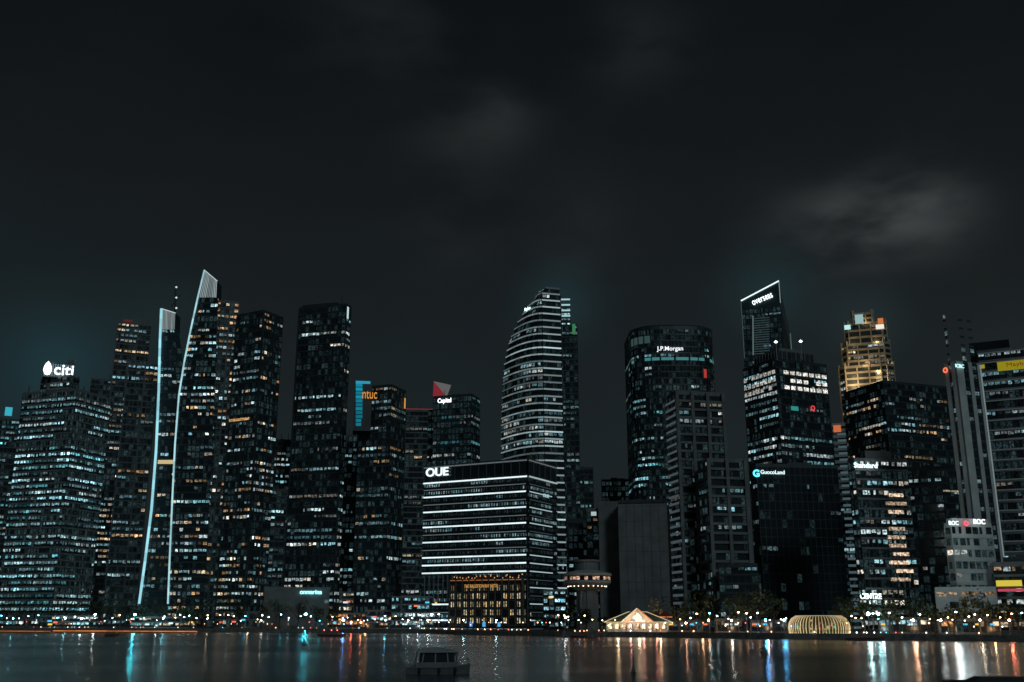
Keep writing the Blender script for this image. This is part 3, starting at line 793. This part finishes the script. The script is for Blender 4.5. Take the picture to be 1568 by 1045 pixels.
b.face('tint',g,(.6,.6,.5)); b.face('tint',[g[0],g[2],(gm,ym,zr)],G); b.face('tint',[g[2],g[1],(gm,ym,zr)],G)
b.beam('led',g[0],g[2],.3,(1.0,.75,.45)); b.beam('led',g[1],g[2],.3,(.95,.32,.15))
b.face('win',[(gm-3,D-1.9,ze+.3),(gm+3,D-1.9,ze+.3),(gm+.3,D-1.9,zr-1.6),(gm-.3,D-1.9,zr-1.6)],(1.1,1.0,.75))
wx0,wx1=X(1003,940,D),X(1030,940,D)
b.box('light',wx0,wx1,D+9,D+20,GZ,Z(945,D)); 
for sgn in (0,1):
    yy=(D+8,D+21)[sgn]; b.face('tint',[(wx0-1,yy,Z(945,D)),(wx1+1,yy,Z(945,D)),(wx1,D+14.5,Z(936,D)),(wx0,D+14.5,Z(936,D))],(.3,.05,.03))
b.beam('led',(wx0-1,D+8,Z(945,D)),(wx1+1,D+8,Z(945,D)),.3,(.9,.25,.1))
b.beam('metal',(gm,D,zr),(gm,D,zr+5),.2)
b.done()
for dx in (-8,0,8): pt_light('pier_lamp',(X(976,950,D)+dx,D-5,5.5),(1,.70,.42),650,.3)

# ---- ribbed glass dome pavilion on the water
D=DW(979)+11; cx=X(1254,960,D); b=B('ribbed_dome_pavilion',(cx,D,0)); rr=44*mpp(960,D)
prof=[(.93,.6),(.98,2),(1.0,3.6),(.97,5.2),(.88,6.6),(.74,7.4)]
b.lathe('conc',cx,D,[(rr*1.02,-1),(rr*1.02,.6),(rr*.8,.62)],36)
b.lathe('tint',cx,D,[(rr*a*.955,z) for a,z in prof]+[(.1,7.7)],36,(.10,.12,.07))
for i in range(58):
    a=2*math.pi*i/58; l=R.uniform(.5,.9)
    for q_,((r0_,z0_),(r1_,z1_)) in enumerate(zip(prof,prof[1:])):
        l2=l*(1.25-.13*q_)
        b.beam('led',(cx+rr*r0_*cos(a),D+rr*r0_*sin(a),z0_),(cx+rr*r1_*cos(a),D+rr*r1_*sin(a),z1_),.17,(l2,l2*.72,l2*.36))
for z,s_,cc in ((.75,.95,(.6,.34,.18)),(7.45,.74,(.3,.3,.15))):
    for i in range(36):
        a,c=2*math.pi*i/36,2*math.pi*(i+1)/36; b.beam('led',(cx+rr*s_*cos(a),D+rr*s_*sin(a),z),(cx+rr*s_*cos(c),D+rr*s_*sin(c),z),.25,cc)
for i in range(60):
    a=R.uniform(math.pi,2*math.pi); r=rr*.965; z=R.uniform(1,5); l=R.uniform(.1,.5); cc=R.choice([(.2,.9,.3),(1,.7,.3),(1,.8,.5),(.9,.3,.2)])
    b.face('win',[(cx+r*cos(a),D+r*sin(a),z),(cx+r*cos(a+.06),D+r*sin(a+.06),z),(cx+r*cos(a+.06),D+r*sin(a+.06),z+1.2),(cx+r*cos(a),D+r*sin(a),z+1.2)],(cc[0]*l,cc[1]*l,cc[2]*l))
b.done()

# ================================================================== trees
def tree(b, x, y, h, w):
    b.beam('tint',(x,y,GZ),(x+R.uniform(-.4,.4),y,GZ+h*.5),.6,(.05,.035,.025),.32)
    for _ in range(5):
        a=R.uniform(0,6.28); b.beam('tint',(x,y,GZ+h*R.uniform(.3,.45)),(x+cos(a)*w*.35,y+sin(a)*w*.35,GZ+h*R.uniform(.6,.8)),.28,(.05,.035,.025),.08)
    cl=[(x+R.gauss(0,w*.24),y+R.gauss(0,w*.22),GZ+h*R.uniform(.5,.92),R.uniform(.16,.3)*w) for _ in range(8)]
    for cx,cy,cz,cr in cl:
        tone=R.uniform(.5,1.3)
        for _ in range(34):
            d=Vector((R.gauss(0,1),R.gauss(0,1),R.gauss(0,.75))).normalized()*cr*R.uniform(.55,1.05)
            c=Vector((cx,cy,cz))+d; s=R.uniform(.3,.75)
            u=Vector((R.gauss(0,1),R.gauss(0,1),R.gauss(0,1))).normalized(); v_=u.cross(Vector((R.random(),R.random(),R.random()+.1))).normalized()
            t=tone*R.uniform(.7,1.3)
            b.face('leaf',[tuple(c-u*s),tuple(c-v_*s*.6),tuple(c+u*s),tuple(c+v_*s*.6)],(.06*t,.085*t,.04*t))
for (p0,p1,off,hh,sp) in ((-60,520,26,(11,17),11),(1040,1215,30,(9,15),8),(1290,1640,26,(8,13),8),(840,935,22,(6,9),8)):
    b=B('row_of_trees',(0,0,0)); px=p0
    while px<p1:
        _,D=atshore(px,off); D+=R.uniform(-5,14); x=X(px,950,D); h=R.uniform(*hh); tree(b,x,D,h,h*R.uniform(.8,1.1)); px+=sp/mpp(950,D)*R.uniform(.6,1.2)
    b.done()
for px,c,e in ((1075,(1,.6,.3),600),(1120,(1,.7,.4),600),(1175,(1,.6,.3),600),(1290,(.3,1,.5),600),(1350,(.8,1,1),600),(1400,(1,.65,.35),600),(1460,(1,.7,.4),600),(1520,(1,.6,.3),600),(560,(1,.5,.2),900),(640,(.7,.9,1),700),(90,(.7,1,1),800),(240,(.7,1,1),700),(380,(1,.7,.4),600)):
    x,D=atshore(px,17); pt_light('tree_uplight',(x,D,GZ+1.5),c,e,.3)

# ================================================================== street lamps, railing, quay lights
def lampmesh(name, col, s, h=6.5):
    t=B('tmp',(0,0,0))
    t.lathe('metal',0,0,[(.16,0),(.12,.6),(.07,h)],8); t.beam('metal',(0,0,h),(0,-1.0,h+.25),.1)
    t.lathe('lamp',0,-1.0,[(.01,h-.22),(.27,h-.1),(.30,h+.05),(.01,h+.18)],8,(col[0]*s,col[1]*s,col[2]*s))
    me=bpy.data.meshes.new(name); V=[];Fc=[];mi=[];cl=[]
    for idx,(key,(v,f,c)) in enumerate(t.a.items()):
        o=len(V); V+=v; Fc+=[tuple(i+o for i in q) for q in f]; mi+=[idx]*len(f); me.materials.append(MAT[key])
        for nn_,cc in c: cl.extend([*cc,1.0]*nn_)
    me.from_pydata(V,[],Fc); a=me.color_attributes.new('Col','FLOAT_COLOR','CORNER'); a.data.foreach_set('color',cl); me.polygons.foreach_set('material_index',mi)
    bpy.data.objects.remove(t.e); return me
LM=[lampmesh('lamp_warm',(1,.55,.27),26),lampmesh('lamp_white',(.75,.97,1),30),lampmesh('lamp_teal',(.12,.8,1),44),lampmesh('lamp_neutral',(1,.80,.55),22)]
px=-30
while px<1600:
    if not (685<px<835 or 925<px<1035 or 1208<px<1300):
        x,D=atshore(px,R.choice([4,10,18]))
        wts=[2,4,4,2] if px<500 else ([5,3,2,3] if px<1000 else [5,4,2,3])
        o=bpy.data.objects.new('street_lamp',R.choices(LM,wts)[0]); o.location=(x,D,GZ+.12); s=R.uniform(.6,1.1); o.scale=(s,s,s); scene.collection.objects.link(o)
    px+=R.uniform(6,20)
b=B('waterfront_railing',(0,0,0))
for (x0,y0),(x1,y1) in zip(shore[0:-1],shore[1:]):
    b.beam('metal',(x0,y0+.4,GZ+1.3),(x1,y1+.4,GZ+1.3),.1); b.beam('metal',(x0,y0+.4,GZ+.8),(x1,y1+.4,GZ+.8),.06)
    ln=math.hypot(x1-x0,y1-y0); k=int(ln/4)
    for i in range(k):
        t=i/k; x,y=x0+(x1-x0)*t,y0+(y1-y0)*t
        if abs(x)>400: continue
        b.beam('metal',(x,y+.4,GZ+.2),(x,y+.4,GZ+1.35),.1)
b.done()
b=B('quay_lights',(0,0,0))
for (x0,y0),(x1,y1) in zip(shore[0:-1],shore[1:]):
    ln=math.hypot(x1-x0,y1-y0); k=max(1,int(ln/2.4))
    for i in range(k):
        t=(i+R.random()*.6)/k; x,y=x0+(x1-x0)*t,y0+(y1-y0)*t
        if abs(x)>330 or R.random()<(.4 if x<-100 else .15): continue
        z=GZ+R.choice([.7,.7,2.5,3.5,4.5]); dd=R.uniform(1,14)if z>3 else -.15
        c=R.choice([(1,.55,.28)]*5+[(1,.72,.45)]*3+[(.7,.95,1)]*3+[(1,.15,.1),(1,.3,.12),(.1,.6,1)]); s=R.uniform(1.5,10)
        if x<-60: s*=.6
        b.lathe('lamp',x,y+dd,[(.01,z-.24),(.24,z),(.01,z+.24)],6,(c[0]*s,c[1]*s,c[2]*s))
K=3.0
for px,c,s,r,z in ((20,(.25,.9,1),50,.5,7),(60,(.75,1,1),50,.6,7),(100,(.3,.9,1),50,.5,7),(125,(.8,1,1),40,.5,7),(145,(.8,1,1),60,.65,9),(206,(.05,.82,1),150,.9,9),(250,(.3,.9,1),50,.5,7),(318,(1,.85,.6),30,.45,7),(400,(1,.8,.6),24,.4,6),(468,(.04,.75,1),150,.9,9),(526,(.05,.25,1),120,.6,6),(538,(1,.12,.06),80,.5,5),(553,(1,.30,.10),60,.45,5),(590,(.08,.55,1),60,.5,6),(625,(.75,.95,1),34,.4,6),(655,(.85,.95,1),40,.5,6),(710,(.4,.8,1),36,.45,6),(760,(.5,.85,1),34,.45,6),
    (866,(.85,.95,1),40,.45,7),(930,(.2,.55,1),50,.45,5),(965,(1,.35,.3),40,.45,4),(985,(1,.34,.24),60,.5,4),(1005,(1,.25,.18),60,.45,4),(1050,(1,.5,.3),36,.45,5),(1085,(1,.55,.30),44,.5,6),(1172,(.04,.36,1),120,.6,6),(1200,(.06,.5,1),80,.5,6),(1120,(.85,.95,1),30,.45,6),(1330,(.6,1,1),110,.85,8),(1345,(.4,.92,1),80,.7,8),(1398,(1,.45,.28),60,.55,6),(1440,(.85,1,1),34,.45,6),(1500,(1,.8,.6),36,.45,6),(1545,(1,.2,.12),70,.5,6)):
    x,D=atshore(px,8); b.beam('metal',(x,D,GZ),(x,D,z),.18); r*=.6; s*=K*(.45 if px>1310 and px<1360 else 1); b.lathe('lamp',x,D-.2,[(.01,z-r),(r*.8,z-r*.5),(r,z),(r*.8,z+r*.5),(.01,z+r)],10,(c[0]*s,c[1]*s,c[2]*s))
b.done()
b=B('floating_barrier',(0,0,0))
for x0,x1 in ((-40,80),(84,304)):
    ya,yb=969,970
    A=(X(x0,ya,DW(ya)),DW(ya)-2,.35); Q=(X(x1,yb,DW(yb)),DW(yb)-2,.35)
    k=24
    for i in range(k):
        p0=Vector(A).lerp(Vector(Q),i/k); p1=Vector(A).lerp(Vector(Q),(i+.93)/k); l=R.uniform(.28,.55)*(1 if x1>100 else .55)
        b.beam('tint',p0,p1,.7,(.6,.2,.05)); b.beam('led',p0+Vector((0,-.1,.5)),p1+Vector((0,-.1,.5)),.45,(l*1.6,l*.5,l*.14))
b.done()

# ================================================================== boats & buoys
def hull(b, L, Wd, h, col, n=14, key='tint'):
    prev=None
    for i in range(n+1):
        t=i/n; x=-L/2+L*t
        w=Wd/2*(1-max(0,(t-.6)/.4)**2.2)*(.88+.12*min(1,t*5)); z=h+max(0,t-.55)**2*h*1.6
        ring=[(x,-w,z),(x*.97,-w*.8,-.2),(x*.97,w*.8,-.2),(x,w,z)]
        if prev:
            for k in range(3): b.face(key,[prev[k],ring[k],ring[k+1],prev[k+1]],col)
            b.face(key,[(prev[0][0],prev[0][1],prev[0][2]-.15),(ring[0][0],ring[0][1],ring[0][2]-.15),(ring[3][0],ring[3][1],ring[3][2]-.15),(prev[3][0],prev[3][1],prev[3][2]-.15)],col)
            b.beam(key,prev[0],ring[0],.12,tuple(min(.8,c*1.4) for c in col)); b.beam(key,prev[3],ring[3],.12,tuple(min(.8,c*1.4) for c in col))
        else: b.face(key,ring,col)
        prev=ring
D=DW(1032)
b=B('cabin_boat',(0,0,0)); Lb=94*mpp(1030,D)
hull(b,Lb,3.0,.8,(.16,.17,.175))
zc=.7
b.prism('tint',[(-Lb*.36,-1.15),(Lb*.30,-1.15),(Lb*.30,1.15),(-Lb*.36,1.15)],zc,zc+.6,(.2,.21,.21))
for x in (-.36,-.26,-.06,.14,.30):
    for y in (-1.1,1.1): b.beam('tint',(Lb*x,y,zc+.5),(Lb*x*.9,y*.93,zc+1.7),.13,(.26,.27,.27))
b.box('glass',-Lb*.30,Lb*.24,-.95,.95,zc+.5,zc+1.65)
b.prism('tint',[(-Lb*.37,-1.35),(Lb*.34,-1.35),(Lb*.34,1.35),(-Lb*.37,1.35)],zc+1.7,zc+2.05,(.34,.36,.37),True,[(-Lb*.28,-.8),(Lb*.22,-.8),(Lb*.22,.8),(-Lb*.28,.8)])
b.box('tint',-Lb*.24,Lb*.06,-.6,.6,zc+2.05,zc+2.25,(.28,.29,.3))
b.beam('metal',(-Lb*.30,0,zc+1.9),(-Lb*.30,0,zc+2.8),.05)
for y in (-1.2,1.2):
    b.beam('metal',(Lb*.3,y,1.5),(Lb*.47,y*.3,1.7),.05); b.beam('metal',(Lb*.46,y*.3,1.1),(Lb*.46,y*.3,1.7),.05)
for x in (-.3,0,.25): b.lathe('tint',Lb*x,-1.52,[(.02,.15),(.16,.25),(.16,.65),(.02,.75)],8,(.03,.03,.03))
b.e.location=(X(671,1030,D),D,0); b.e.rotation_euler=(0,0,math.radians(8)); b.done()
for px,py,L,c in ((508,975,11,(1,.12,.08)),(1326,981,12,(.9,1,1)),(172,975,5,(.1,.1,.1)),(888,977,7,(1,.2,.1))):
    D=DW(py); b=B('river_boat',(0,0,0)); hull(b,L,3,.8,(.10,.05,.04))
    b.box('tint',-L*.3,L*.2,-1,1,.8,1.1,(.15,.12,.1)); b.box('tint',-L*.33,L*.24,-1.3,1.3,2.5,2.7,(.2,.08,.05))
    for x in (-.3,-.1,.1,.2):
        for y in (-1,1): b.beam('metal',(L*x,y,1),(L*x,y,2.5),.1)
    if px!=172:
        for x in (-.25,0,.2): b.lathe('lamp',L*x,-1.2,[(.01,2.2),(.14,2.35),(.01,2.5)],6,tuple(v_*20 for v_ in c))
    b.e.location=(X(px,py,D),D,0); b.done()
for px,py,c,hh in ((466,988,(.1,.9,1),3.2),(970,1029,(.5,.25,.1),2.2),(1170,1000,(.1,.3,.3),1.5)):
    D=DW(py); b=B('navigation_buoy',(0,0,0)); k=1.0 if py<1020 else .45
    b.lathe('tint',0,0,[(.75*k,-.3),(.8*k,.35*k),(.5*k,.6*k),(.22*k,hh*.5),(.10*k,hh*.85)],12,(.05,.12,.12)); b.beam('metal',(0,0,hh*.4),(0,0,hh),.07)
    b.lathe('tint',0,0,[(.01,hh*.75),(.22*k,hh*.8),(.22*k,hh*.92),(.01,hh)],8,(.3,.2,.05))
    if px==466: b.lathe('lamp',0,0,[(.01,hh),(.2,hh+.15),(.01,hh+.3)],8,(.5,6,7))
    b.e.location=(X(px,py,D),D,0); b.done()
D=DW(1049); b=B('moored_boat',(0,0,0)); hull(b,11,3,.3,(.02,.02,.022)); b.prism('tint',[(-4,-1.2),(3,-1.2),(3,1.2),(-4,1.2)],.3,.75,(.02,.02,.022),True,[(-3,-.9),(2,-.9),(2,.9),(-3,.9)])
b.e.location=(X(1530,1045,D),D,0); b.e.rotation_euler=(0,0,math.pi); b.done()

# ================================================================== world, fill light, camera
w=bpy.data.worlds.new('World'); scene.world=w; w.use_nodes=True; nt=w.node_tree; N=nt.nodes; L=nt.links; N.clear()
out=N.new('ShaderNodeOutputWorld'); bg=N.new('ShaderNodeBackground'); bg2=N.new('ShaderNodeBackground'); add=N.new('ShaderNodeAddShader')
sky=N.new('ShaderNodeTexSky'); sky.sky_type='NISHITA'; sky.sun_disc=False; sky.sun_elevation=math.radians(-4); sky.sun_rotation=math.radians(200)
L.new(sky.outputs[0],bg.inputs[0]); bg.inputs[1].default_value=.004
tc=N.new('ShaderNodeTexCoord'); sx=N.new('ShaderNodeSeparateXYZ'); L.new(tc.outputs['Generated'],sx.inputs[0])
cr=N.new('ShaderNodeValToRGB'); L.new(sx.outputs[2],cr.inputs[0])
E=cr.color_ramp.elements
E[0].position=0; E[0].color=(.0122,.0168,.0186,1); E[1].position=1; E[1].color=(.0042,.0056,.0066,1)
e=E.new(.17); e.color=(.0110,.0148,.0163,1); e=E.new(.33); e.color=(.0084,.0109,.0121,1); e=E.new(.52); e.color=(.0047,.0062,.0072,1)
def dirv(px,py): 
    a,b_=ray(px,py); return Vector((a,1,b_)).normalized()
cur=cr.outputs[0]
ns=N.new('ShaderNodeTexNoise'); ns.inputs['Scale'].default_value=7.5; ns.inputs['Detail'].default_value=4; ns.inputs['Roughness'].default_value=.5
mpn=N.new('ShaderNodeMapping'); mpn.inputs['Scale'].default_value=(1,1,2.3); L.new(tc.outputs['Generated'],mpn.inputs[0]); L.new(mpn.outputs[0],ns.inputs[0])
mrn=N.new('ShaderNodeMapRange'); mrn.interpolation_type='SMOOTHSTEP'; mrn.inputs[1].default_value=.30; mrn.inputs[2].default_value=.66; L.new(ns.outputs[0],mrn.inputs[0])
def addcol(cur, fac, col):
    m=N.new('ShaderNodeVectorMath'); m.operation='SCALE'; m.inputs[0].default_value=col; L.new(fac,m.inputs['Scale'])
    a=N.new('ShaderNodeVectorMath'); a.operation='ADD'; L.new(cur,a.inputs[0]); L.new(m.outputs[0],a.inputs[1]); return a.outputs[0]
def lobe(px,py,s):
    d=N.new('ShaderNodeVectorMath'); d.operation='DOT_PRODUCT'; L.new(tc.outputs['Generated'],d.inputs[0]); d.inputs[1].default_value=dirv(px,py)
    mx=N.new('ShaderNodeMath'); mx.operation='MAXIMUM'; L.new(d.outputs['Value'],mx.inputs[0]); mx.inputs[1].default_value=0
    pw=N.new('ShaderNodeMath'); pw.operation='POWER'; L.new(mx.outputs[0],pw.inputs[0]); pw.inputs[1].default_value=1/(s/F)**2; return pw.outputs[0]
def mul(a,b_):
    m=N.new('ShaderNodeMath'); m.operation='MULTIPLY'; L.new(a,m.inputs[0]); L.new(b_,m.inputs[1]); return m.outputs[0]
for px,py,s,c in ((1225,330,30,.007),(1270,345,34,.013),(1310,335,36,.017),(1355,330,40,.019),(1400,318,38,.024),(1450,325,36,.017),(1270,378,38,.010),(1330,370,34,.010),(1170,345,36,.004),(780,165,34,.008),(745,190,42,.007),(690,210,46,.005),(1000,65,44,.005),(950,85,46,.004),(560,30,60,.004),(640,12,60,.004),(700,345,50,.004),(880,350,60,.004)):
    cur=addcol(cur,mul(lobe(px,py,s),mrn.outputs[0]),(c*.93,c*1.02,c*1.05))
cur=addcol(cur,mrn.outputs[0],(.0006,.0009,.0010))
for px,py,s,c in ((90,560,46,(.003,.016,.020)),(858,465,38,(.004,.015,.018)),(1178,445,42,(.004,.014,.016)),(1325,495,42,(.005,.010,.011)),(10,600,130,(.000,.006,.008)),(250,490,50,(.001,.005,.006)),(1545,560,60,(.003,.005,.004)),(600,640,160,(.000,.0015,.002)),(1050,620,160,(.0005,.0015,.002))):  # sign bloom and lit haze painted into the sky colour
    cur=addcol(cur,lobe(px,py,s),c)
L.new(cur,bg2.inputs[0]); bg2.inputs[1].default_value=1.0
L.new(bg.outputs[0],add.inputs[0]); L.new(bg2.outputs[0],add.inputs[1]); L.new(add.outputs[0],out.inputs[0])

sd=bpy.data.lights.new('city_fill','SUN'); sd.energy=.3; sd.angle=math.radians(10); sd.color=(.72,.95,1)  # added frontal fill, stands for city light behind the viewpoint
so=bpy.data.objects.new('city_fill',sd); so.rotation_euler=(math.radians(62),0,math.radians(20)); scene.collection.objects.link(so)

cam=bpy.data.cameras.new('camera'); cam.lens=36; cam.sensor_width=36; cam.clip_end=20000; cam.clip_start=.5
co=bpy.data.objects.new('camera',cam); co.location=(0,0,H); co.rotation_euler=(math.pi/2+TH,0,0); scene.collection.objects.link(co); scene.camera=co
scene.view_settings.view_transform='Standard'; scene.view_settings.look='None'; scene.view_settings.exposure=0
print('objects',len(bpy.data.objects))
